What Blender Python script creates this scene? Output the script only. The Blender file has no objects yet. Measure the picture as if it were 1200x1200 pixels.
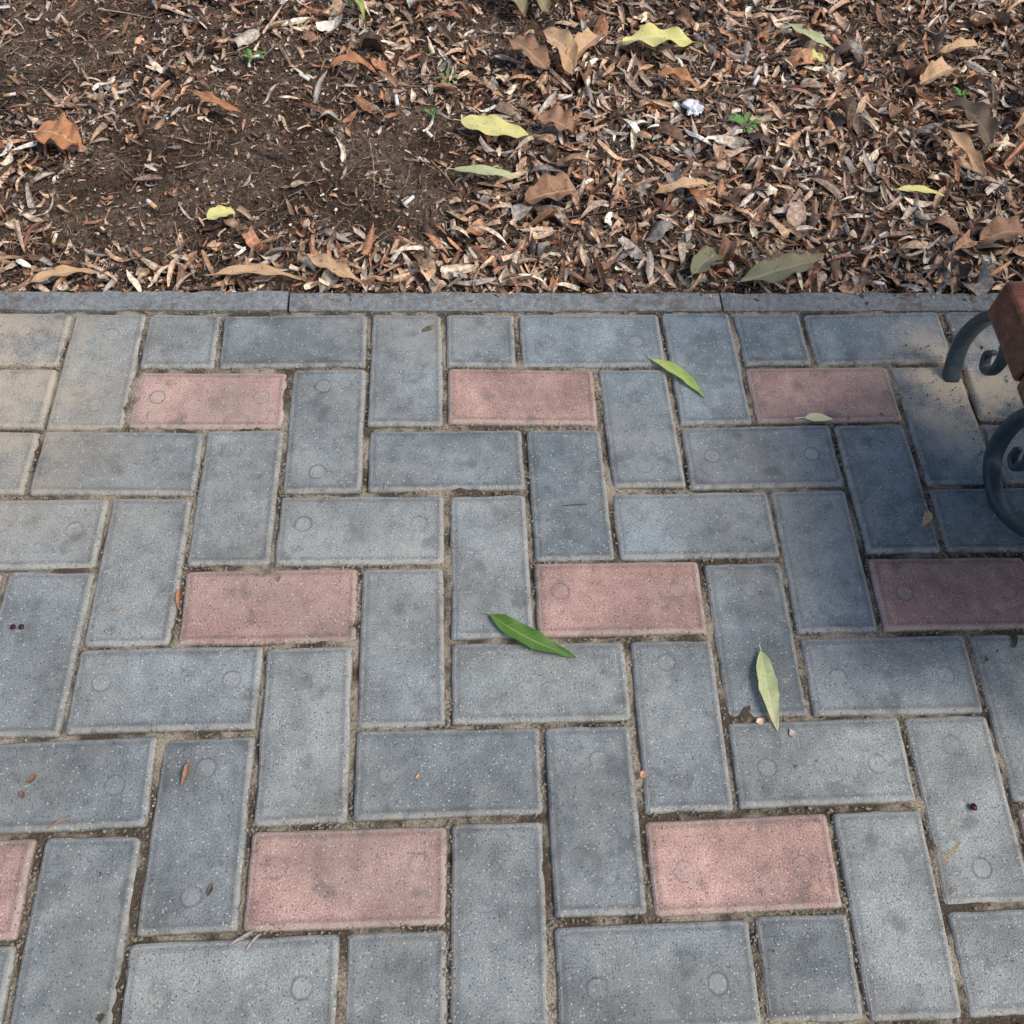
import bpy, bmesh, numpy as np, math, random
from mathutils import Vector, Matrix, noise as mnoise
rng=np.random.default_rng(7); random.seed(7)
scene=bpy.context.scene
# ------------------------------------------------------------------ helpers
def link(o,parent=None):
    bpy.context.collection.objects.link(o)
    if parent: o.parent=parent
    return o
def build(name,verts,faces,mat,attrs=None,smooth=False,parent=None):
    me=bpy.data.meshes.new(name)
    me.from_pydata([tuple(v) for v in verts] if not isinstance(verts,np.ndarray) else verts.tolist(),[],faces if not isinstance(faces,np.ndarray) else faces.tolist())
    for k,(typ,arr) in (attrs or {}).items():
        a=me.attributes.new(k,typ,'POINT')
        arr=np.asarray(arr,dtype=np.float32)
        a.data.foreach_set('color' if typ=='FLOAT_COLOR' else ('vector' if typ=='FLOAT_VECTOR' else 'value'),arr.ravel())
    if smooth: me.polygons.foreach_set('use_smooth',[True]*len(me.polygons))
    for m in (mat if isinstance(mat,(list,tuple)) else [mat]): me.materials.append(m)
    me.update()
    return link(bpy.data.objects.new(name,me),parent)
class NT:
    def __init__(s,name,dim='3D'):
        s.dim=dim
        s.m=bpy.data.materials.new(name); s.m.use_nodes=True; s.t=s.m.node_tree; s.t.nodes.clear()
        s.out=s.n('ShaderNodeOutputMaterial'); s.b=s.n('ShaderNodeBsdfPrincipled'); s.t.links.new(s.b.outputs[0],s.out.inputs[0])
    def n(s,t,**k):
        x=s.t.nodes.new(t)
        for a,b in k.items(): setattr(x,a,b)
        return x
    def set(s,inp,v):
        if isinstance(v,bpy.types.NodeSocket): s.t.links.new(v,inp)
        elif v is not None:
            if isinstance(v,(tuple,list)) and inp.type=='RGBA' and len(v)==3: v=(*v,1)
            inp.default_value=v
    def math(s,op,a,b=None,c=None,clamp=False):
        x=s.n('ShaderNodeMath',operation=op,use_clamp=clamp); s.set(x.inputs[0],a)
        if b is not None: s.set(x.inputs[1],b)
        if c is not None: s.set(x.inputs[2],c)
        return x.outputs[0]
    def noise(s,vec,scale,detail=3,rough=.6):
        x=s.n('ShaderNodeTexNoise',noise_dimensions=s.dim); s.set(x.inputs['Vector'],vec); x.inputs['Scale'].default_value=scale; x.inputs['Detail'].default_value=detail; x.inputs['Roughness'].default_value=rough
        return x.outputs['Fac']
    def ramp(s,v,a,b,lo=0.,hi=1.,smooth=True):
        x=s.n('ShaderNodeMapRange',interpolation_type='SMOOTHSTEP' if smooth else 'LINEAR'); s.set(x.inputs[0],v)
        for i,k in enumerate((a,b,lo,hi)): s.set(x.inputs[1+i],k)
        return x.outputs[0]
    def mix(s,f,a,b,mode='MIX'):
        x=s.n('ShaderNodeMix',data_type='RGBA',blend_type=mode); s.set(x.inputs[0],f); s.set(x.inputs[6],a); s.set(x.inputs[7],b); return x.outputs[2]
    def scale(s,c,f):
        x=s.n('ShaderNodeVectorMath',operation='SCALE'); s.set(x.inputs[0],c); s.set(x.inputs[3],f); return x.outputs[0]
    def attr(s,name):
        return s.n('ShaderNodeAttribute',attribute_name=name)
    def sep(s,v):
        x=s.n('ShaderNodeSeparateXYZ'); s.set(x.inputs[0],v); return x.outputs
    def comb(s,x_,y_,z_):
        x=s.n('ShaderNodeCombineXYZ')
        for i,k in enumerate((x_,y_,z_)): s.set(x.inputs[i],k)
        return x.outputs[0]
    def pos(s): return s.n('ShaderNodeNewGeometry').outputs['Position']
    def bump(s,h,strength,dist,prev=None):
        x=s.n('ShaderNodeBump'); x.inputs['Strength'].default_value=strength; x.inputs['Distance'].default_value=dist; s.set(x.inputs['Height'],h)
        if prev: s.set(x.inputs['Normal'],prev)
        return x.outputs[0]
    def fin(s,col,rough=.85,normal=None,spec=.3,**k):
        s.set(s.b.inputs['Base Color'],col); s.set(s.b.inputs['Roughness'],rough); s.b.inputs['Specular IOR Level'].default_value=spec
        if normal: s.set(s.b.inputs['Normal'],normal)
        return s.m
# ------------------------------------------------------------------ materials
def mat_paver():
    s=NT('paver_concrete','2D'); p=s.pos()
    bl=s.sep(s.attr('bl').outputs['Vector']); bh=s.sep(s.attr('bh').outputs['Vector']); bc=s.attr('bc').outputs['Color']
    ax=s.math('ABSOLUTE',bl[0]); ay=s.math('ABSOLUTE',bl[1])
    d=s.math('MINIMUM',s.math('SUBTRACT',bh[0],ax),s.math('SUBTRACT',bh[1],ay))
    off=s.n('ShaderNodeVectorMath',operation='ADD'); s.set(off.inputs[0],p); s.set(off.inputs[1],s.comb(s.math('MULTIPLY',bl[2],13.7),s.math('MULTIPLY',bl[2],7.1),bl[2])); q=off.outputs[0]
    big=s.noise(q,10,2); med=s.noise(q,42,3,.72); fine=s.noise(q,560,1,.75); world=s.noise(p,2.6,2)
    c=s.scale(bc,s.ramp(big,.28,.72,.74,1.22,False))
    c=s.scale(c,s.ramp(med,.2,.8,.76,1.22,False))
    c=s.scale(c,s.ramp(fine,.25,.75,.64,1.34,False))
    c=s.mix(s.ramp(s.math('ADD',world,s.math('MULTIPLY',s.math('SUBTRACT',med,.5),.4)),.42,.68,0,.32),c,(.34,.315,.27))
    st=s.noise(q,24,2,.5); c=s.mix(s.ramp(st,.60,.76,0,.45),c,(.095,.10,.10))
    # faint round marks left by the mould
    dx=s.math('SUBTRACT',ax,s.math('ADD',.058,s.math('MULTIPLY',bl[2],.012)))
    dy=s.math('ADD',bl[1],s.math('MULTIPLY',s.math('SUBTRACT',bl[2],.5),.02))
    r=s.math('SQRT',s.math('ADD',s.math('MULTIPLY',dx,dx),s.math('MULTIPLY',dy,dy)))
    r=s.math('ADD',r,s.math('MULTIPLY',s.math('SUBTRACT',med,.5),.003))
    brk=s.math('MULTIPLY',bh[2],s.ramp(st,.35,.6,1,.35))
    ring=s.math('MULTIPLY',s.ramp(r,.0082,.0096),s.ramp(r,.0102,.0122,1,0)); disk=s.ramp(r,.0072,.0098,1,0)
    c=s.mix(s.math('MULTIPLY',ring,s.math('MULTIPLY',brk,.46)),c,(.10,.10,.10))
    c=s.mix(s.math('MULTIPLY',disk,s.math('MULTIPLY',brk,.22)),c,(.44,.43,.41))
    # dusty, worn arris
    nz=s.noise(p,75,2,.7)
    e=s.math('MULTIPLY',s.ramp(d,.0012,.0080,1,0),s.ramp(nz,.30,.64,.2,1.))
    c=s.mix(s.math('MULTIPLY',e,.65),c,(.44,.41,.35))
    inner=s.math('MULTIPLY',s.ramp(d,.0045,.0070),s.ramp(d,.0075,.0120,1,0)); c=s.mix(s.math('MULTIPLY',inner,.30),c,(.07,.07,.07))
    c=s.scale(c,s.ramp(d,-.0004,.0014,.5,1.))
    # aggregate flecks
    v=s.n('ShaderNodeTexVoronoi',voronoi_dimensions='2D'); s.set(v.inputs['Vector'],p); v.inputs['Scale'].default_value=360
    rc=s.sep(v.outputs['Color'])[0]
    fl=s.math('MULTIPLY',s.math('GREATER_THAN',rc,.955),s.ramp(v.outputs['Distance'],.15,.40,1,0)); c=s.mix(s.math('MULTIPLY',fl,.7),c,(.66,.64,.58))
    fd=s.math('MULTIPLY',s.math('LESS_THAN',rc,.06),s.ramp(v.outputs['Distance'],.15,.45,1,0)); c=s.mix(s.math('MULTIPLY',fd,.7),c,(.05,.05,.05))
    # blown sand lying on the slabs near both ends
    px=s.sep(p); w=s.noise(p,16,3,.75)
    dl=s.math('SQRT',s.math('ADD',s.math('POWER',s.math('ABSOLUTE',s.math('ADD',px[0],.64)),2),s.math('POWER',s.math('ABSOLUTE',s.math('ADD',px[1],.03)),2)))
    dr=s.math('SQRT',s.math('ADD',s.math('POWER',s.math('ABSOLUTE',s.math('SUBTRACT',px[0],.70)),2),s.math('POWER',s.math('ABSOLUTE',s.math('ADD',px[1],.05)),2)))
    m1=s.math('ADD',s.ramp(dl,.02,.34,.8,0),s.ramp(dr,.02,.17,1.,0)); m1=s.math('MULTIPLY',m1,s.ramp(s.math('ADD',s.math('MULTIPLY',w,.6),s.math('MULTIPLY',fine,.4)),.36,.56),None,True)
    c=s.mix(m1,c,(.56,.47,.35))
    h=s.math('ADD',s.math('MULTIPLY',fine,.7),s.math('MULTIPLY',med,1.4))
    return s.fin(c,.88,s.bump(h,.8,.0014),.3)
def mat_sand():
    s=NT('joint_sand','2D'); p=s.pos()
    a=s.noise(p,18,3); b=s.noise(p,400,2,.8)
    c=s.mix(s.ramp(a,.38,.62),(.10,.08,.06),(.38,.33,.25)); c=s.scale(c,s.ramp(b,.2,.8,.4,1.5,False))
    return s.fin(c,.95,s.bump(b,1,.002),.1)
def mat_kerb():
    s=NT('kerb_concrete'); p=s.pos()
    a=s.noise(p,9,3); b=s.noise(p,120,3,.7); f=s.noise(p,700,1)
    c=s.mix(a,(.17,.19,.20),(.30,.31,.305)); c=s.scale(c,s.ramp(b,.25,.75,.6,1.3,False)); c=s.scale(c,s.ramp(f,.3,.7,.7,1.3,False))
    c=s.mix(s.ramp(s.noise(p,22,4,.8),.50,.64,0,.6),c,(.11,.085,.06))
    h=s.math('ADD',b,s.math('MULTIPLY',f,.4))
    return s.fin(c,.92,s.bump(h,.9,.002),.2)
def mat_soil():
    s=NT('soil','2D'); p=s.pos()
    a=s.noise(p,8,3); b=s.noise(p,90,3,.75); f=s.noise(p,420,2,.7)
    c=s.mix(s.ramp(a,.35,.65),(.06,.040,.028),(.135,.098,.07)); c=s.scale(c,s.ramp(b,.3,.7,.4,1.6,False)); c=s.scale(c,s.ramp(f,.3,.7,.45,1.65,False))
    h=s.math('ADD',s.math('MULTIPLY',b,1.),s.math('MULTIPLY',f,.4))
    return s.fin(c,.95,s.bump(h,1,.006),.15)
def mat_litter():
    s=NT('litter'); p=s.pos(); c=s.attr('col').outputs['Color']
    a=s.noise(p,160,1,.7)
    c=s.scale(c,s.ramp(a,.25,.75,.5,1.4,False))
    return s.fin(c,.48,None,.42)
def mat_leaf(name,base,tip,spot,spotamt,rib,rough=.5,transl=.25):
    s=NT(name); p=s.pos(); uv=s.sep(s.attr('luv').outputs['Vector'])
    av=s.math('ABSOLUTE',uv[1])
    n1=s.noise(p,60,4,.65); n2=s.noise(p,420,3,.7)
    c=s.mix(s.math('ADD',s.math('MULTIPLY',uv[0],.8),s.math('MULTIPLY',s.math('SUBTRACT',n1,.5),1.2),None,True),base,tip)
    c=s.scale(c,s.ramp(n2,.2,.8,.82,1.15,False))
    st=s.math('SINE',s.math('MULTIPLY',s.math('SUBTRACT',uv[0],s.math('MULTIPLY',av,.12)),95.))
    vein=s.ramp(st,.80,1.); c=s.mix(s.math('MULTIPLY',vein,.22),c,rib)
    c=s.mix(s.ramp(av,.03,.10,.75,0),c,rib)
    c=s.mix(s.math('MULTIPLY',s.ramp(s.noise(p,170,2,.5),.60,.70),spotamt),c,spot)
    edge=s.ramp(s.math('ADD',av,s.math('MULTIPLY',s.math('SUBTRACT',n1,.5),.6)),.85,1.1,0,spotamt); c=s.mix(edge,c,spot)
    hgt=s.math('ADD',s.math('MULTIPLY',vein,-.5),s.math('ADD',s.ramp(av,.0,.12,-1.,0),n1))
    m=s.fin(c,rough,s.bump(hgt,.6,.0008),.4)
    t=s.n('ShaderNodeBsdfTranslucent'); s.set(t.inputs[0],c); mx=s.n('ShaderNodeMixShader'); mx.inputs[0].default_value=transl
    s.t.links.new(s.b.outputs[0],mx.inputs[1]); s.t.links.new(t.outputs[0],mx.inputs[2]); s.t.links.new(mx.outputs[0],s.out.inputs[0])
    return m
def mat_simple(name,col,rough=.6,var=.3,scale=200,bumpd=.0008,spec=.3,metal=0):
    s=NT(name); p=s.pos(); a=s.noise(p,scale,3,.65)
    c=s.scale(s.mix(0.,col,col),s.ramp(a,.25,.75,1-var,1+var,False))
    s.b.inputs['Metallic'].default_value=metal
    return s.fin(c,rough,s.bump(a,.5,bumpd),spec)
def mat_wood():
    s=NT('varnished_wood'); p=s.pos(); xyz=s.sep(p)
    v=s.comb(s.math('MULTIPLY',xyz[0],6.),s.math('MULTIPLY',xyz[1],90.),s.math('MULTIPLY',xyz[2],90.))
    a=s.noise(v,1.3,5,.65); b=s.noise(p,60,4,.7)
    c=s.mix(s.ramp(a,.3,.7),(.075,.026,.014),(.21,.078,.040)); c=s.scale(c,s.ramp(b,.3,.7,.6,1.25,False))
    return s.fin(c,.3,s.bump(a,.5,.0015),.5)
M_PAV=mat_paver(); M_SAND=mat_sand(); M_KERB=mat_kerb(); M_SOIL=mat_soil(); M_LIT=mat_litter(); M_WOOD=mat_wood()
M_IRON=mat_simple('painted_cast_iron',(.045,.065,.078),.38,.4,90,.0018,.5)
M_GRIT=mat_simple('grit',(.28,.24,.18),.9,.6,500)
# ------------------------------------------------------------------ paving lattice -> ground (measured wander of the laid rows)
COEF=np.array([-0.0013,0.0026,0.0018,-0.0013,-0.0018,0.0035,-0.0019,0.0027,-0.0000,0.0003,-0.0022,-0.0028,-0.0078,-0.0033,-0.0044,0.0006]).reshape(8,2)
def G(x,r):
    x=np.asarray(x,float); r=np.asarray(r,float)
    X=np.clip(x,-7,8)/7.; Q=(np.clip(r,-1,8)-3)/4.
    d=np.stack([np.ones_like(X),X,Q,X*X,X*Q,Q*Q,X*X*Q,X*Q*Q],-1)@COEF
    return np.stack([.1*x+d[...,0],-.1*r+d[...,1]],-1)
# ------------------------------------------------------------------ pavers
bricks=[]
for r in range(-2,8):
    for k in range(-8,10):
        x=-r+4*k
        if r>=-1: bricks.append((x,x+2,r,r+1,'H',r%3==0))
        c=-r+2+4*k; a=max(r,-1); b=min(r+2,8)
        if (c,r)==(-6,0): bricks+= [(c,c+1,0,1,'V',False),(c,c+1,1,2,'V',False)]; continue
        if b>a: bricks.append((c,c+1,a,b,'V',False))
V=[];F=[];AL=[];AH=[];AC=[]
def ring(hx,hy,inset,rad,n=3):
    hx-=inset;hy-=inset;pts=[]
    for cx,cy,a0 in((hx-rad,hy-rad,0),(-hx+rad,hy-rad,90),(-hx+rad,-hy+rad,180),(hx-rad,-hy+rad,270)):
        for i in range(n+1):
            a=math.radians(a0+90*i/n); pts.append((cx+rad*math.cos(a),cy+rad*math.sin(a)))
        nx_=[(-1,0),(0,-1),(1,0),(0,1)][a0//90]; ln=2*((hx if a0%180==0 else hy)-rad)
        for j in range(1,6): pts.append((pts[-1][0]+nx_[0]*ln/6,pts[-1][1]+nx_[1]*ln/6))
    return pts
for (x0,x1,r0,r1,o,pink) in bricks:
    if x1<-27 or x0>31: continue
    cx,cr=(x0+x1)/2,(r0+r1)/2; hx,hr=(x1-x0)/2,(r1-r0)/2
    g=.026+random.uniform(-.009,.012)
    jx,jr=random.uniform(-.016,.016),random.uniform(-.016,.016); rot=math.radians(random.gauss(0,.45)); dz=random.gauss(0,.0012); tx,ty=random.gauss(0,.009),random.gauss(0,.009)
    seed=random.random(); mark=random.choice([0,.15,.4,.8,1.1,1.3])
    if pink:
        t=random.random(); col=np.array((.40,.25,.212))*(1-t)+np.array((.48,.315,.265))*t
    else:
        t=random.random(); col=np.array((.195,.222,.230))*(1-t)+np.array((.300,.320,.312))*t
        k=min(1,max(0,(cx+1.5)/6))*min(1,max(0,(5.5-cr)/5))*.8; col=col*(1-k)+k*np.array((.175,.228,.262))*(1+.3*(t-.5))  # soft bluish shade painted into the grey stone colour, stronger towards far right
    base=len(V); n=0
    for inset,z,rad in((g,-.045,.05),(g,-.0055,.05),(g+.014,-.0024,.05),(g+.035,-.0006,.045),(g+.060,0,.04)):
        pts=ring(hx,hr,inset,rad); n=len(pts)
        for (a,b) in pts:
            a2=a*math.cos(rot)-b*math.sin(rot); b2=a*math.sin(rot)+b*math.cos(rot)
            wob=.012*mnoise.noise(Vector(((cx+a2)*3.3,(cr+b2)*3.3,seed*9)))+.008*mnoise.noise(Vector(((cx+a2)*13,(cr+b2)*13,seed*9)))
            wob*=1 if inset<g+.03 else .6
            w=G(cx+a2+jx+wob,cr+b2+jr-wob); V.append((w[0],w[1],z+dz+tx*a*.1+ty*b*.1))
            if o=='H' : AL.append((a*.1,b*.1,seed)); AH.append((hx*.1-g*.1,hr*.1-g*.1,mark))
            else: AL.append((b*.1,a*.1,seed)); AH.append((hr*.1-g*.1,hx*.1-g*.1,mark))
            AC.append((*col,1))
    for k in range(4):
        for i in range(n): 
            j=(i+1)%n; F.append((base+k*n+i,base+k*n+j,base+(k+1)*n+j,base+(k+1)*n+i))
    F.append(tuple(base+4*n+i for i in range(n)))
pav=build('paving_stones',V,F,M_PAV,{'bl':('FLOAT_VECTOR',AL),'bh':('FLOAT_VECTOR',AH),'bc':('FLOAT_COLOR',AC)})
nx,ny=560,100; xs=np.linspace(-2.75,3.15,nx); ys=np.linspace(-.81,.103,ny); gx,gy=np.meshgrid(xs,ys)
gz=-.0060+.0013*rng.standard_normal(gx.shape)+.0026*np.sin(gx*31+np.sin(gy*23)*2)*np.sin(gy*27)
idx=np.arange(nx*ny).reshape(ny,nx); q=np.stack([idx[:-1,:-1],idx[:-1,1:],idx[1:,1:],idx[1:,:-1]],-1).reshape(-1,4)
build('joint_sand',np.stack([gx,gy,gz],-1).reshape(-1,3),q,M_SAND,smooth=True,parent=pav)
gv=[];gf=[]
def pebble(x,y,z,s,V_,F_):
    b=len(V_); o=[(1,0,0),(-1,0,0),(0,1,0),(0,-1,0),(0,0,.8),(0,0,-.6)]
    for a in o: V_.append((x+s*(a[0]+random.uniform(-.4,.4)),y+s*(a[1]+random.uniform(-.4,.4)),z+s*(a[2]+random.uniform(-.2,.2))))
    for f in((0,2,4),(2,1,4),(1,3,4),(3,0,4),(2,0,5),(1,2,5),(3,1,5),(0,3,5)): F_.append(tuple(b+i for i in f))
core=[b for b in bricks if b[1]>-9 and b[0]<10]
for i in range(15000):
    b=random.choice(core); 
    if random.random()<.5: x=random.choice((b[0],b[1]))+random.gauss(0,.02); r=random.uniform(b[2],b[3])
    else: x=random.uniform(b[0],b[1]); r=random.choice((b[2],b[3]))+random.gauss(0,.02)
    if mnoise.noise(Vector((x*.9,r*.9,3)))<random.uniform(-.5,.3): continue
    w=G(x,r); pebble(w[0],w[1],-.004+random.uniform(0,.0027),random.choice((.0006,.0009,.0012,.0018)),gv,gf)
for i in range(1200):
    pebble(random.uniform(-.85,.95),random.uniform(-.8,.1),.0005,random.choice((.0003,.0004,.0005,.0008)),gv,gf)
for i in range(600):
    pebble(random.gauss(.71,.05),random.gauss(-.03,.05),.0006,random.choice((.0005,.0008,.0012)),gv,gf)
    pebble(random.gauss(-.62,.06),random.gauss(-.02,.06),.0006,random.choice((.0005,.0008,.0012)),gv,gf)
build('joint_grit',gv,gf,M_GRIT,parent=pav)
# ------------------------------------------------------------------ kerbs
def kerb(name,y0,y1,z,start,L,n):
    V=[];F=[]
    for i in range(n):
        a=start+i*L+.0015; b=a+L-.003; e=.004; dz=random.gauss(0,.0008); dy=random.gauss(0,.0008)
        prof=[(y0,-.12),(y0,z-e),(y0+e,z),(y1-e*1.4,z),(y1,z-e*1.4),(y1,-.12)]
        m=60; base=len(V)
        for j in range(m+1):
            x=a+(b-a)*j/m; ex=.003 if j in(0,m) else 0
            for k,(y,zz) in enumerate(prof):
                wob=.0022*mnoise.noise(Vector((x*30,y*40,zz*30)))+.0014*mnoise.noise(Vector((x*110,y*40,zz*30))) if zz>-.1 else 0
                V.append((x,y+dy+wob,zz+dz-(ex if k in(2,3) else 0)+wob*.6))
        for j in range(m):
            for k in range(5): F.append((base+j*6+k,base+(j+1)*6+k,base+(j+1)*6+k+1,base+j*6+k+1))
        F.append(tuple(base+k for k in range(6))); F.append(tuple(base+m*6+k for k in range(6))[::-1])
    return build(name,V,F,M_KERB)
kerb('concrete_kerb',.1015,.1365,.002,-.213-.602*4,.602,9)
kerb('concrete_kerb',-.845,-.804,.002,-.35-.602*4,.602,9)
# ------------------------------------------------------------------ soil bed + ground
def H(x,y):
    return -.006+.006*np.sin(7*x+1.3)*np.sin(9*y)+.004*np.sin(19*x+2)*np.sin(23*y+1)+.003*np.sin(41*x+3*np.sin(9*y))*np.sin(37*y+.5)-.006*np.clip((.2-y)/.06,0,1)
nx,ny=560,240; xs=np.linspace(-2.2,2.6,nx); ys=np.linspace(.130,2.2,ny); gx,gy=np.meshgrid(xs,ys)
gz=H(gx,gy)+.0022*rng.standard_normal(gx.shape)
edge=np.minimum(np.minimum(gx+2.2,2.6-gx),2.2-gy); gz=np.where(edge<.15,gz-(.15-edge)*.4,gz)
idx=np.arange(nx*ny).reshape(ny,nx); q=np.stack([idx[:-1,:-1],idx[:-1,1:],idx[1:,1:],idx[1:,:-1]],-1).reshape(-1,4)
build('soil_bed',np.stack([gx,gy,gz],-1).reshape(-1,3),q,M_SOIL,smooth=True)
build('ground',[(-400,-400,-.05),(400,-400,-.05),(400,400,-.05),(-400,400,-.05)],[(0,1,2,3)],M_SOIL)
# ------------------------------------------------------------------ leaf litter
PAL=np.array([(.62,.42,.27),(.80,.62,.45),(.44,.26,.155),(.20,.11,.065),(.38,.18,.10),(.58,.30,.16),(.40,.35,.30),(.11,.07,.05),(.86,.74,.60),(.56,.39,.28)])
def sample(n,power=1.0,x0=-1.45,x1=1.8,y0=.140,y1=1.35):
    out=[]
    while len(out)<n:
        m=n*2; x=rng.uniform(x0,x1,m); y=rng.uniform(y0,y1,m)
        d=.42+.42*np.clip((x+.2)/.7,0,1)+.5*np.exp(-((y-.17)/.045)**2)
        d+= .3*np.sin(6.1*x+2)*np.sin(7.7*y+1)+.2*np.sin(13*x+4*y)*np.sin(11*y-3*x)
        for cx,cy,rr in((-.384,.418,.15),(-.087,.309,.10),(-.62,.60,.12),(-.45,.27,.07),(-.25,.36,.08),(.15,.74,.08),(.80,.78,.10),(.28,.45,.06)):
            d-= .75*np.exp(-(((x-cx)/rr)**2+((y-cy)/(rr*.75))**2))
        far=np.where((x<-.95)|(x>1.25)|(y>1.0),.35,1.)
        d=np.clip(d,.06,1.3)**power*far/1.3
        k=rng.random(m)<d; out+=list(zip(x[k],y[k]))
    return np.array(out[:n])
def rotm(a,b,c):
    ca,sa,cb,sb,cc,sc=np.cos(a),np.sin(a),np.cos(b),np.sin(b),np.cos(c),np.sin(c)
    z=np.zeros_like(ca);o=np.ones_like(ca)
    Rx=np.stack([o,z,z,z,ca,-sa,z,sa,ca],-1).reshape(-1,3,3);Ry=np.stack([cb,z,sb,z,o,z,-sb,z,cb],-1).reshape(-1,3,3);Rz=np.stack([cc,-sc,z,sc,cc,z,z,z,o],-1).reshape(-1,3,3)
    return Rz@Ry@Rx
LV=[];LF=[];LC=[];cnt=0
def addgrid(P,n1,n2,col):
    global cnt
    N=P.shape[0]; LV.append(P.reshape(-1,3)); idx=np.arange(n1*n2).reshape(n1,n2)
    q=np.stack([idx[:-1,:-1],idx[1:,:-1],idx[1:,1:],idx[:-1,1:]],-1).reshape(-1,4)
    LF.append((q[None]+(np.arange(N)*n1*n2)[:,None,None]+cnt).reshape(-1,4)); cnt+=N*n1*n2
    LC.append(np.concatenate([col.reshape(-1,3),np.ones((N*n1*n2,1))],1))
def leaves(N,Lr,Wr,n1,n2,prof,jit,curl,tilt,zr,pal_w,power,bright=1.):
    xy=sample(N,power); L=rng.uniform(*Lr,N)[:,None,None]; W=rng.uniform(*Wr,N)[:,None,None]
    u=np.linspace(-1,1,n1)[None,:,None]; v=np.linspace(-1,1,n2)[None,None,:]
    cut=rng.uniform(-.5,.5,(N,1,1))*(rng.random((N,1,1))<.5)
    pr=prof(np.clip(u*(1-np.abs(cut))+cut,-1,1))
    X=u*L/2+0*v; Y=v*W/2*pr+rng.normal(0,.09,(N,1,1))*L*(u**2)*.5
    Z=rng.normal(0,curl,(N,1,1))*L*u*u+rng.normal(.12,.4,(N,1,1))*np.abs(v)*W*pr+rng.normal(0,.2,(N,1,1))*u*v*W+rng.normal(0,curl*.6,(N,1,1))*L*np.sin(u*3+rng.uniform(0,6,(N,1,1)))*.5
    P=np.stack(np.broadcast_arrays(X,Y,Z),-1); P=P+rng.normal(0,1,P.shape)*jit*np.minimum(L,W*3)[...,None]
    R=rotm(rng.normal(0,tilt,N),rng.normal(0,tilt*.7,N),rng.uniform(0,6.283,N))
    P=np.einsum('nij,nabj->nabi',R,P)
    zmin=P[...,2].min((1,2)); base=H(xy[:,0],xy[:,1])+rng.uniform(zr[0],zr[1],N)-zmin*.7
    P[...,0]+=xy[:,0][:,None,None]; P[...,1]+=xy[:,1][:,None,None]; P[...,2]+=base[:,None,None]
    lim=.130-.018*rng.random(N)**3
    ov=np.clip(lim-P[...,1].min((1,2)),0,None); P[...,1]+=ov[:,None,None]
    c=PAL[rng.choice(len(PAL),N,p=pal_w/np.sum(pal_w))]*rng.uniform(.45,1.15,(N,1))*bright
    C=np.broadcast_to(c[:,None,None,:],P.shape)*(1+.18*(np.abs(v)<.2))[...,None]*(1+rng.normal(0,.2,(N,1,1,1))*u[...,None])*rng.normal(1,.08,(N,n1,n2,1))
    addgrid(P,n1,n2,np.clip(C,.01,.9))
wl=np.array([3,2.2,3,2.2,1.6,1.2,2.8,2.,1.4,2.5]); wd=np.array([1.5,1.,2,3,1.2,.7,2.2,4,.6,1.5])
lan=lambda u:(1-np.abs(u)**2.2)*.96+.04; brd=lambda u:np.sqrt(np.clip(1-u*u*.93,0,1)); chip=lambda u:1-.45*np.abs(u)
leaves(30000,(.003,.010),(.0012,.0042),3,2,chip,.10,.15,.35,(0,.002),wd,.15,.9)
leaves(15000,(.007,.019),(.0018,.006),4,3,chip,.06,.2,.35,(0,.004),wl+wd,.5,.95)
leaves(6800,(.018,.042),(.0035,.009),8,3,lan,.012,.15,.35,(0,.008),wl,1.1)
leaves(1300,(.014,.030),(.008,.016),6,5,brd,.025,.22,.35,(.001,.008),wl,1.3)
leaves(1500,(.040,.070),(.006,.012),10,5,lan,.008,.13,.25,(.004,.010),wl,1.2,1.08)
leaves(190,(.035,.055),(.018,.028),12,7,brd,.014,.2,.3,(.004,.012),wl,1.4)
leaves(700,(.003,.009),(.002,.005),3,3,chip,.05,.1,.2,(.002,.006),np.array([0,1,0,0,0,0,0,0,6,0]),.5,1.1)
def twigs(N,Lr,rr,cols,power):
    xy=sample(N,power); L=rng.uniform(*Lr,N); n=4; u=np.linspace(-1,1,n)
    bx=rng.normal(0,.10,N)[:,None]*L[:,None]; bz=rng.normal(0,.05,N)[:,None]*L[:,None]
    path=np.stack([L[:,None]/2*u[None],bx*(u*u)[None]+rng.normal(0,.01,(N,n))*L[:,None],bz*(u*u)[None]],-1)
    r=rng.uniform(*rr,N)[:,None]*(1-.3*u)[None]
    a=np.array([0,2*math.pi/3,4*math.pi/3,2*math.pi]); sec=np.stack([np.zeros(4),np.cos(a),np.sin(a)],-1)
    P=path[:,:,None,:]+r[:,:,None,None]*sec[None,None]
    R=rotm(rng.normal(0,.3,N),rng.normal(0,.12,N),rng.uniform(0,6.283,N)); P=np.einsum('nij,nabj->nabi',R,P)
    P[...,0]+=xy[:,0][:,None,None]; P[...,1]+=xy[:,1][:,None,None]; P[...,2]+=(H(xy[:,0],xy[:,1])+rng.uniform(.001,.008,N))[:,None,None]
    ov=np.clip(.135-P[...,1].min((1,2)),0,None); P[...,1]+=ov[:,None,None]
    c=cols[rng.choice(len(cols),N)]*rng.uniform(.5,1.2,(N,1)); addgrid(P,n,4,np.broadcast_to(c[:,None,None,:],P.shape))
TW=np.array([(.14,.09,.06),(.24,.15,.10),(.08,.055,.04),(.34,.21,.13),(.46,.35,.25)])
twigs(13000,(.008,.035),(.0003,.0006),TW,.1); twigs(1800,(.03,.08),(.0004,.0010),TW,.3); twigs(70,(.08,.15),(.001,.002),TW,.5)
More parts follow.
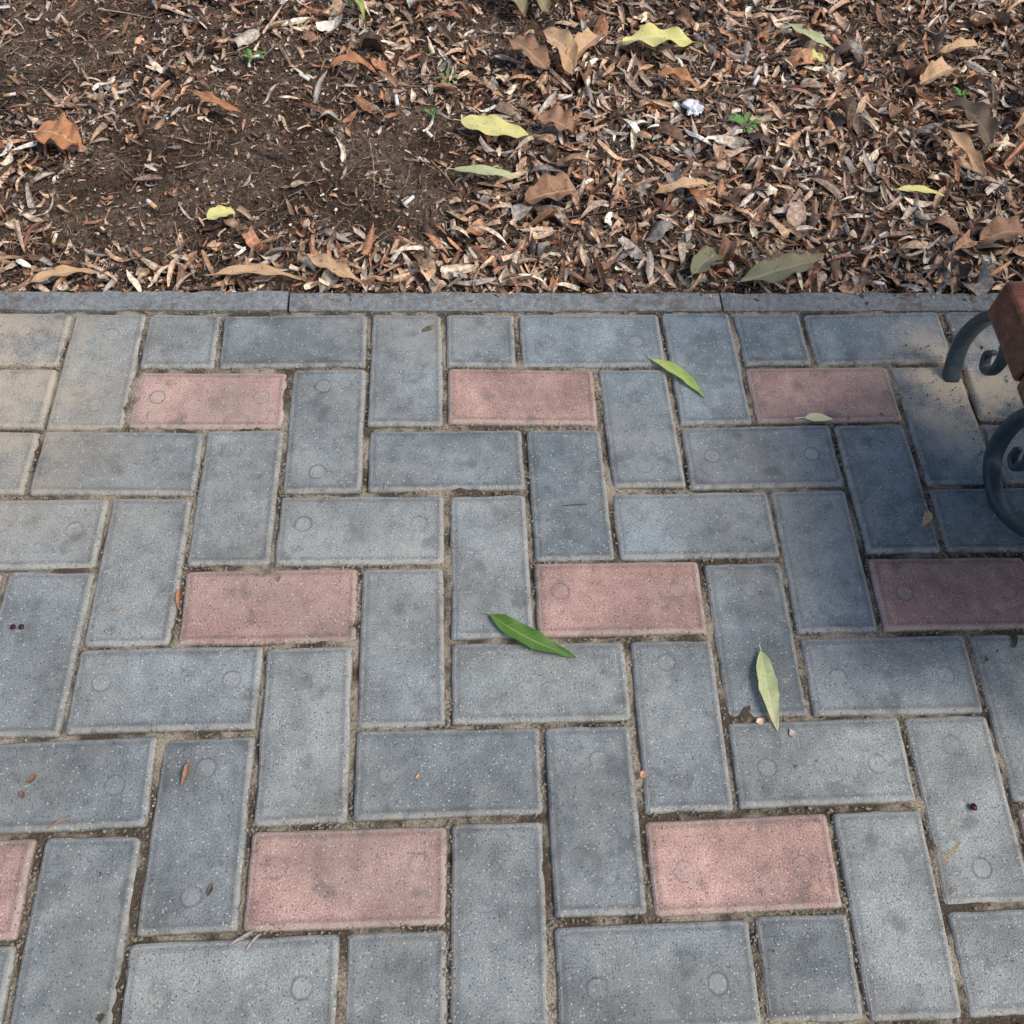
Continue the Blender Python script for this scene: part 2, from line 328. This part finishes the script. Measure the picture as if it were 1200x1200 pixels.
build('leaf_litter',np.concatenate(LV),np.concatenate(LF),M_LIT,{'col':('FLOAT_COLOR',np.concatenate(LC))},smooth=True)
# ------------------------------------------------------------------ individual leaves
ML={
'green':mat_leaf('leaf_green',(.14,.28,.05),(.09,.21,.04),(.18,.16,.04),.3,(.42,.54,.20)),
'lime':mat_leaf('leaf_lime',(.62,.70,.22),(.34,.50,.10),(.25,.16,.05),.3,(.78,.82,.42)),
'pale':mat_leaf('leaf_pale_green',(.60,.66,.32),(.70,.72,.40),(.22,.16,.06),.25,(.84,.86,.6)),
'yellow':mat_leaf('leaf_yellow',(.85,.78,.30),(.75,.72,.25),(.34,.18,.05),.5,(.9,.86,.5),.5,.12),
'cream':mat_leaf('leaf_cream',(.92,.82,.46),(.90,.78,.36),(.5,.35,.15),.1,(.92,.86,.6),.6,.0),
'tan':mat_leaf('leaf_tan',(.68,.46,.26),(.54,.33,.17),(.20,.10,.05),.7,(.76,.58,.40),.6,.1),
'brown':mat_leaf('leaf_brown',(.42,.24,.14),(.30,.16,.09),(.10,.06,.035),.8,(.55,.38,.24),.6,.08),
'orange':mat_leaf('leaf_orange',(.56,.27,.13),(.46,.20,.09),(.18,.08,.03),.6,(.7,.45,.26),.6,.1),
'olive':mat_leaf('leaf_olive',(.25,.25,.14),(.30,.24,.14),(.12,.09,.05),.8,(.45,.42,.28),.6,.08),
'dark':mat_leaf('leaf_dark',(.12,.09,.06),(.17,.12,.075),(.05,.035,.025),.8,(.28,.21,.15),.55,.08)}
def leaf(name,mat,p0,p1,w,bend=.06,arch=.05,fold=.25,wave=.03,lift=.001,stem=.15,kind='lan',crump=0,twist=0,seed=0):
    rs=random.Random(seed+int(p0[0]*1000)); n1,n2=28,9
    p0=np.array(p0);p1=np.array(p1); d=p1-p0; L=np.linalg.norm(d); dx=d/L; dy=np.array([-dx[1],dx[0]])
    on_pave=p0[1]<.11; V=[];UV=[]
    for i in range(n1):
        t=i/(n1-1); u=2*t-1
        if kind=='lan': pr=(math.sin(math.pi*min(1,t**.85*.985+.008)))**.85*(1-.25*t)+.01
        else: pr=math.sqrt(max(.002,1-abs(u)**2.3))*(1-.18*u)+.005
        for j in range(n2):
            v=2*j/(n2-1)-1
            nz=mnoise.noise(Vector((t*4+seed,v*1.3,seed*3.1)))
            nz2=mnoise.noise(Vector((t*9+seed,v*2.3,seed*5.1+4)))
            a=t*L; b=v*w/2*pr*(1+.12*mnoise.noise(Vector((t*11,seed+v,1))))+bend*L*math.sin(math.pi*t)
            z=arch*L*math.sin(math.pi*t)+fold*abs(v)**1.4*w*pr*.5+wave*w*math.sin(t*17+v*2+seed)*abs(v)+crump*L*(.5*nz+.3*nz2)+twist*v*w*.5*u
            a+=crump*L*.4*nz2; b+=crump*L*.4*nz
            V.append([a,b,z]); UV.append((t,v,0))
    V=np.array(V)
    W=np.zeros_like(V); W[:,0]=p0[0]+dx[0]*V[:,0]+dy[0]*V[:,1]; W[:,1]=p0[1]+dx[1]*V[:,0]+dy[1]*V[:,1]
    W[:,2]=V[:,2]-V[:,2].min()+lift
    if not on_pave: W[:,2]+=float(H(np.array((p0[0]+p1[0])/2),np.array((p0[1]+p1[1])/2)))+.012
    F=[]
    for i in range(n1-1):
        for j in range(n2-1): a=i*n2+j; F.append((a,a+n2,a+n2+1,a+1))
    V=W.tolist()
    if stem>0:
        m=5; c0=W[n2//2]; b0=len(V); sg=rs.uniform(-1,1)
        for i in range(m+1):
            s=i/m; c=c0-np.array([dx[0],dx[1],0])*L*stem*s+np.array([dy[0],dy[1],0])*L*stem*.25*s*s*sg; c[2]=c0[2]*(1-s)+(c0[2]-.0005)*s
            rr=.0006+.0002*s
            for k in range(5): an=k*2*math.pi/5; V.append((c[0]+dy[0]*rr*math.cos(an),c[1]+dy[1]*rr*math.cos(an),c[2]+rr*math.sin(an)+.0006)); UV.append((.0,.0,0))
        for i in range(m):
            for k in range(5): F.append((b0+i*5+k,b0+i*5+(k+1)%5,b0+(i+1)*5+(k+1)%5,b0+(i+1)*5+k))
    return build(name,V,F,ML[mat],{'luv':('FLOAT_VECTOR',UV)},smooth=True)
leaf('willow_leaf','lime',(.276,.010),(.340,-.057),.018,.05,.03,.5,.05,.0015,.08,seed=1)
leaf('willow_leaf','cream',(.466,-.091),(.503,-.094),.015,.02,.03,.15,.02,.003,.35,seed=8)
leaf('willow_leaf','green',(.046,-.366),(.140,-.421),.025,-.06,.035,.4,.08,.0015,.08,seed=3)
leaf('willow_leaf','pale',(.3505,-.418),(.352,-.512),.024,-.02,.03,.3,.05,.0015,.08,seed=4)
leaf('dry_leaf','tan',(.592,-.233),(.577,-.260),.012,.1,.15,.6,.05,.0005,.1,seed=5)
leaf('dry_leaf','orange',(-.305,-.325),(-.303,-.350),.006,.0,.1,.8,.05,.0005,0,seed=6)
leaf('dry_leaf','brown',(-.272,-.528),(-.276,-.552),.007,.1,.1,.7,.05,.0005,.1,seed=7)
leaf('yellow_leaf','yellow',(.030,.488),(.140,.452),.050,-.05,.04,.2,.05,.008,.1,seed=11)
leaf('willow_leaf','pale',(.018,.370),(.120,.351),.022,-.03,.06,.3,.05,.007,.12,seed=12)
leaf('yellow_leaf','yellow',(.304,.682),(.438,.676),.054,.05,.05,.2,.12,.010,.06,seed=13)
leaf('willow_leaf','pale',(.602,.752),(.668,.680),.028,-.05,.05,.3,.05,.010,.1,seed=14)
leaf('yellow_leaf','yellow',(-.336,.262),(-.298,.276),.024,.05,.05,.3,.05,.010,.2,kind='brd',seed=15)
leaf('yellow_leaf','yellow',(.691,.333),(.763,.320),.017,.03,.04,.4,.05,.008,.05,seed=16)
leaf('yellow_leaf','yellow',(.605,.665),(.645,.650),.024,.05,.06,.3,.1,.006,.0,kind='brd',seed=17)
leaf('dry_leaf','orange',(-.60,.435),(-.535,.405),.056,.05,.10,.3,.1,.008,.15,'brd',.12,seed=18)
leaf('dry_leaf','orange',(-.385,.535),(-.30,.479),.020,-.08,.08,.5,.1,.008,.1,'lan',.04,seed=19)
leaf('dry_leaf','tan',(-.191,.190),(-.112,.137),.026,-.04,.07,.35,.1,.006,.05,'lan',.02,seed=20)
leaf('dry_leaf','tan',(-.319,.158),(-.195,.150),.020,.05,.05,.4,.1,.006,.05,'lan',.02,seed=21)
leaf('dry_leaf','tan',(-.56,.142),(-.475,.163),.022,.05,.05,.4,.1,.006,.05,'lan',.02,seed=22)
leaf('dry_leaf','tan',(.155,.700),(.215,.600),.040,.10,.14,.6,.1,.006,.1,'brd',.06,.3,seed=23)
leaf('dry_leaf','brown',(.115,.690),(.175,.615),.046,-.1,.14,.5,.1,.006,.1,'brd',.08,.2,seed=24)
leaf('dry_leaf','tan',(.265,.700),(.205,.625),.036,.1,.16,.6,.1,.008,.1,'brd',.06,-.3,seed=25)
leaf('dry_leaf','brown',(.150,.485),(.205,.450),.046,.05,.10,.5,.1,.006,.1,'brd',.09,seed=26)
leaf('dry_leaf','olive',(.418,.143),(.548,.190),.046,-.05,.06,.4,.1,.008,.05,'lan',.04,seed=27)
leaf('dry_leaf','olive',(.352,.160),(.412,.208),.030,.05,.08,.5,.1,.006,.1,'brd',.05,seed=28)
leaf('dry_leaf','dark',(.815,.535),(.872,.440),.044,.08,.12,.5,.1,.008,.1,'brd',.05,.2,seed=29)
leaf('dry_leaf','tan',(.795,.475),(.836,.360),.030,-.06,.10,.7,.1,.006,.1,'lan',.05,.4,seed=30)
leaf('dry_leaf','tan',(.985,.600),(.925,.480),.036,.14,.12,.7,.1,.008,.1,'lan',.04,.3,seed=31)
leaf('dry_leaf','brown',(.785,.215),(.865,.222),.044,.05,.16,.4,.1,.006,.1,'brd',.10,seed=32)
leaf('dry_leaf','olive',(.070,.850),(.145,.755),.044,.05,.12,.5,.1,.008,.1,'brd',.08,seed=33)
leaf('dry_leaf','olive',(.150,.850),(.185,.770),.040,-.05,.14,.5,.1,.008,.1,'brd',.08,seed=34)
leaf('dry_leaf','orange',(-.180,.615),(-.104,.603),.026,.05,.16,.6,.1,.006,.1,'lan',.05,seed=35)
leaf('willow_leaf','lime',(-.160,.815),(-.128,.745),.014,.12,.08,.5,.1,.006,.1,seed=36)
leaf('dry_leaf','tan',(.87,.645),(.80,.60),.04,.05,.12,.5,.1,.006,.1,'brd',.08,seed=37)
leaf('dry_leaf','brown',(.20,.325),(.12,.300),.05,.05,.10,.5,.1,.006,.1,'brd',.10,seed=38)
leaf('dry_leaf','tan',(.93,.70),(.85,.68),.03,.05,.12,.5,.1,.006,.1,'lan',.06,seed=39)
leaf('dry_leaf','tan',(.40,.34),(.31,.315),.024,.05,.12,.5,.1,.006,.1,'lan',.06,seed=40)
leaf('dry_leaf','orange',(.35,.60),(.42,.56),.028,.05,.12,.5,.1,.006,.1,'lan',.06,seed=41)
# ------------------------------------------------------------------ cigarette butts, tissue, weeds
M_PAP=mat_simple('cigarette_paper',(.75,.73,.69),.8,.12,300); M_FIL=mat_simple('cigarette_filter',(.60,.40,.20),.8,.2,300); M_TIS=mat_simple('tissue_paper',(.74,.76,.80),.8,.06,150)
def butt(x,y,a,L=.022,r=.0036,paper_only=False):
    V=[];F=[];mi=[];n=10; segs=[(0,.2),(0,1),(.55,1.02),(.56,1),(.8,.97),(1,.9),(1,.3)]
    z=float(H(np.array(x),np.array(y)))+.013
    for t,s in segs:
        for k in range(n):
            an=2*math.pi*k/n; V.append((x+math.cos(a)*(t-.5)*L-math.sin(a)*math.cos(an)*r*s,y+math.sin(a)*(t-.5)*L+math.cos(a)*math.cos(an)*r*s,z+math.sin(an)*r*s*.85+t*.003))
    for i in range(len(segs)-1):
        for k in range(n): F.append((i*n+k,i*n+(k+1)%n,(i+1)*n+(k+1)%n,(i+1)*n+k)); mi.append(0 if (i>=2 or paper_only) else 1)
    o=build('cigarette_butt',V,F,[M_PAP,M_FIL],smooth=True); o.data.polygons.foreach_set('material_index',mi); return o
for x,y,a in((-.071,.541,1.7),(-.301,.639,.2),(-.544,.231,1.4),(.626,.155,-.4),(-.05,.30,.8),(-.22,.60,2.6),(.20,.56,.3),(.52,.60,1.1),(-.665,.535,.05),(-.42,.30,2.4),(.10,.655,2.9),(.35,.78,.6),(-.02,.47,2.3)):
    butt(x,y,a,random.uniform(.014,.024),random.uniform(.0024,.0034),random.random()<.6)
def tissue(x,y,s):
    bm=bmesh.new(); bmesh.ops.create_icosphere(bm,subdivisions=4,radius=1)
    for v in bm.verts:
        n=mnoise.noise(v.co*2.2+Vector((x*9,y,1)))*.7+abs(mnoise.noise(v.co*5.1))*.5
        v.co=v.co*(.75+n); v.co=Vector((v.co.x*s*1.1+x,v.co.y*s*1.3+y,v.co.z*s*.55+float(H(np.array(x),np.array(y)))+.016))
    me=bpy.data.meshes.new('crumpled_tissue'); bm.to_mesh(me); me.materials.append(M_TIS); link(bpy.data.objects.new('crumpled_tissue',me))
tissue(.402,.520,.014)
M_WEED=mat_simple('weed_green',(.13,.28,.07),.6,.3,200)
def weed(x,y,s,n=9):
    V=[];F=[];z0=float(H(np.array(x),np.array(y)))+.006; rs=random.Random(int(x*1000))
    for i in range(n):
        a=i*2.4+rs.uniform(-.3,.3); L=s*rs.uniform(.6,1.1); w=L*.13; m=7; b=len(V)
        for j in range(m):
            t=j/(m-1); rr=L*t; zz=z0+L*.55*math.sin(t*2.2)*.8; ww=w*math.sin(math.pi*(t*.93+.04))
            ww*=1+.35*((j%2)*2-1)
            V+= [(x+math.cos(a)*rr-math.sin(a)*ww,y+math.sin(a)*rr+math.cos(a)*ww,zz+ww*.3),(x+math.cos(a)*rr,y+math.sin(a)*rr,zz),(x+math.cos(a)*rr+math.sin(a)*ww,y+math.sin(a)*rr-math.cos(a)*ww,zz+ww*.3)]
        for j in range(m-1):
            for k in range(2): q=b+j*3+k; F.append((q,q+1,q+4,q+3))
    build('weed_sprout',V,F,M_WEED,smooth=True)
weed(.480,.482,.030,12); weed(-.305,.645,.022,9); weed(.011,.602,.020,8); weed(-.017,.520,.018,6); weed(.873,.590,.018,7); weed(-.15,.80,.02,6); weed(.62,.845,.02,7); weed(.86,.86,.025,9)
# ------------------------------------------------------------------ debris on the paving
V=[];F=[];C=[]
def frag(x,y,L,w,a,col):
    b=len(V); n=5
    for i in range(n):
        t=i/(n-1); ww=w/2*(1-abs(2*t-1)**2)+.0003
        for s in(-1,0,1):
            lx=(t-.5)*L; ly=s*ww*random.uniform(.7,1.2); V.append((x+math.cos(a)*lx-math.sin(a)*ly,y+math.sin(a)*lx+math.cos(a)*ly,.0014+.0012*abs(s)+.0015*math.sin(t*3)*random.random())); C.append((*col,1))
    for i in range(n-1):
        for k in(0,1): q=b+i*3+k; F.append((q,q+3,q+4,q+1))
for x,y,L,w,a,c in((-.372,-.350,.016,.001,.3,2),(-.39,-.585,.024,.001,.5,2),(-.425,-.540,.012,.006,.9,3),(-.432,-.556,.010,.005,2.,3),(.20,-.555,.009,.007,1.2,5),(.335,-.50,.01,.007,.4,1),(-.035,-.55,.008,.003,1.,5),(.19,-.40,.008,.006,.3,7),(.368,-.515,.009,.009,.4,6),(.155,-.22,.03,.0008,.05,7),(-.235,-.655,.012,.004,1.3,7),(-.20,-.70,.03,.004,.5,6),(-.19,-.705,.02,.003,.9,6)):
    frag(x,y,L,w,a,PAL[c])
for i in range(85): frag(random.uniform(-.8,.9),random.uniform(-.78,.09),random.uniform(.0012,.004),random.uniform(.0005,.0016),random.uniform(0,6),PAL[random.choice((3,7,7,3,0,2))])
for i in range(110): frag(random.gauss(.72,.09),random.gauss(-.10,.10),random.uniform(.002,.007),random.uniform(.0008,.0025),random.uniform(0,6),PAL[random.choice((3,7,0,1,2))])
for i in range(260): frag(random.uniform(-1.2,1.4),.1+abs(random.gauss(.035,.012)),random.uniform(.003,.012),random.uniform(.001,.004),random.uniform(0,6),PAL[random.choice((3,7,0,2,2))])
build('fallen_debris',V,F,M_LIT,{'col':('FLOAT_COLOR',C)},smooth=True)
M_BER=mat_simple('berry_skin',(.05,.012,.012),.35,.3,100)
for x,y,s in((.545,-.60,.0040),(-.479,-.369,.003),(-.470,-.369,.003)):
    bm=bmesh.new(); bmesh.ops.create_icosphere(bm,subdivisions=2,radius=s)
    for v in bm.verts: v.co*=1+.18*mnoise.noise(v.co*400); v.co.z*=.7; v.co+=Vector((x,y,s*.6))
    me=bpy.data.meshes.new('berry'); bm.to_mesh(me); me.materials.append(M_BER); me.polygons.foreach_set('use_smooth',[True]*len(me.polygons)); link(bpy.data.objects.new('berry',me))
# ------------------------------------------------------------------ bench
bench=link(bpy.data.objects.new('park_bench',None))
def cat(pts,n=10):
    P=[np.array(p,float) for p in pts]; P=[2*P[0]-P[1]]+P+[2*P[-1]-P[-2]]; out=[]
    for i in range(1,len(P)-2):
        for k in range(n):
            t=k/n; out.append(.5*((2*P[i])+(-P[i-1]+P[i+1])*t+(2*P[i-1]-5*P[i]+4*P[i+1]-P[i+2])*t*t+(-P[i-1]+3*P[i]-3*P[i+1]+P[i+2])*t**3))
    out.append(P[-2]); return out
def bar(name,yz,x,hw=.010,ht=.007,taper=(1,1)):
    P=cat(yz); V=[];F=[]; m=len(P); n=12
    for i,p in enumerate(P):
        a=P[max(0,i-1)];b=P[min(m-1,i+1)]; t=(b-a)/np.linalg.norm(b-a); nn=np.array([-t[1],t[0]]); s=taper[0]+(taper[1]-taper[0])*i/(m-1)
        for k in range(n):
            an=2*math.pi*k/n; c,si=math.cos(an),math.sin(an); cx=math.copysign(abs(c)**.55,c)*hw*s; cn=math.copysign(abs(si)**.55,si)*ht*s
            V.append((x+cx,p[0]+nn[0]*cn,p[1]+nn[1]*cn))
    for i in range(m-1):
        for k in range(n): F.append((i*n+k,i*n+(k+1)%n,(i+1)*n+(k+1)%n,(i+1)*n+k))
    F.append(tuple(range(n))[::-1]); F.append(tuple((m-1)*n+k for k in range(n)))
    return build(name,V,F,M_IRON,smooth=True,parent=bench)
def frame(x,tag):
    bar('rear_leg_'+tag,[(-.024,-.004),(-.010,.022),(-.002,.055),(-.015,.105),(-.046,.147),(-.10,.19),(-.16,.235)],x,.011,.008)
    bar('rear_scroll_'+tag,[(-.046,.143),(-.072,.136),(-.086,.112),(-.083,.085),(-.068,.075),(-.058,.088),(-.065,.10)],x,.009,.006,(1,.6))
    bar('middle_scroll_'+tag,[(-.30,.095),(-.31,.07),(-.289,.041),(-.249,.014),(-.212,.008),(-.176,.026),(-.165,.069),(-.176,.118),(-.21,.17),(-.26,.235)],x,.012,.009,(.7,1))
    bar('middle_curl_'+tag,[(-.178,.12),(-.205,.115),(-.222,.09),(-.215,.065),(-.20,.065),(-.198,.08)],x,.009,.006,(1,.6))
    bar('front_leg_'+tag,[(-.52,-.004),(-.54,.03),(-.53,.09),(-.49,.15),(-.475,.20),(-.49,.235)],x,.011,.008)
    bar('seat_rail_'+tag,[(-.13,.238),(-.25,.236),(-.4,.236),(-.53,.242)],x,.012,.008)
    bar('back_support_'+tag,[(-.155,.235),(-.12,.30),(-.095,.38),(-.06,.50),(-.03,.64)],x,.012,.008)
frame(.683,'left'); frame(1.95,'right')
def plank(name,x0,x1,c,hy,hz,ang):
    bm=bmesh.new(); bmesh.ops.create_cube(bm,size=1)
    for v in bm.verts: v.co=Vector(((v.co.x+.5)*(x1-x0)+x0,v.co.y*2*hy,v.co.z*2*hz))
    bmesh.ops.bevel(bm,geom=bm.edges[:],offset=.006,segments=3,profile=.5,affect='EDGES')
    R=Matrix.Rotation(ang,4,'X')
    for v in bm.verts: p=R@Vector((0,v.co.y,v.co.z)); v.co=Vector((v.co.x,p.y+c[0],p.z+c[1]))
    me=bpy.data.meshes.new(name); bm.to_mesh(me); me.materials.append(M_WOOD); link(bpy.data.objects.new(name,me),bench)
for i in range(4): plank('seat_slat_%d'%(i+1),.583,2.05,(-.185-i*.103,.274),.050,.025,0)
for i in range(2): plank('back_slat_%d'%(i+1),.64,2.05,(-.058+i*.028,.46+i*.115),.014,.045,-.24)
# ------------------------------------------------------------------ light, sky, camera
sd=Vector((.50,-.26,.80)).normalized(); elev=math.asin(sd.z); az=math.atan2(sd.x,sd.y)
sun=bpy.data.lights.new('sun','SUN'); sun.energy=2.15; sun.angle=math.radians(24); sun.color=(1,.935,.85)
so=link(bpy.data.objects.new('sun',sun)); so.rotation_euler=sd.to_track_quat('Z','Y').to_euler()
w=bpy.data.worlds.new('World'); scene.world=w; w.use_nodes=True; nt=w.node_tree
sky=nt.nodes.new('ShaderNodeTexSky'); sky.sky_type='NISHITA'; sky.sun_disc=False; sky.sun_elevation=elev; sky.sun_rotation=az; sky.dust_density=3.0
nt.links.new(sky.outputs[0],nt.nodes['Background'].inputs[0]); nt.nodes['Background'].inputs[1].default_value=.15
cam=bpy.data.cameras.new('camera'); cam.lens=36; cam.sensor_width=36; cam.clip_end=2000; cam.clip_start=.02
co=link(bpy.data.objects.new('camera',cam)); co.location=(-0.00358,-0.87974,1.05042); co.rotation_euler=(0.55711,-0.04884,-0.04594); scene.camera=co
scene.view_settings.view_transform='Standard'; scene.view_settings.look='None'; scene.view_settings.exposure=0
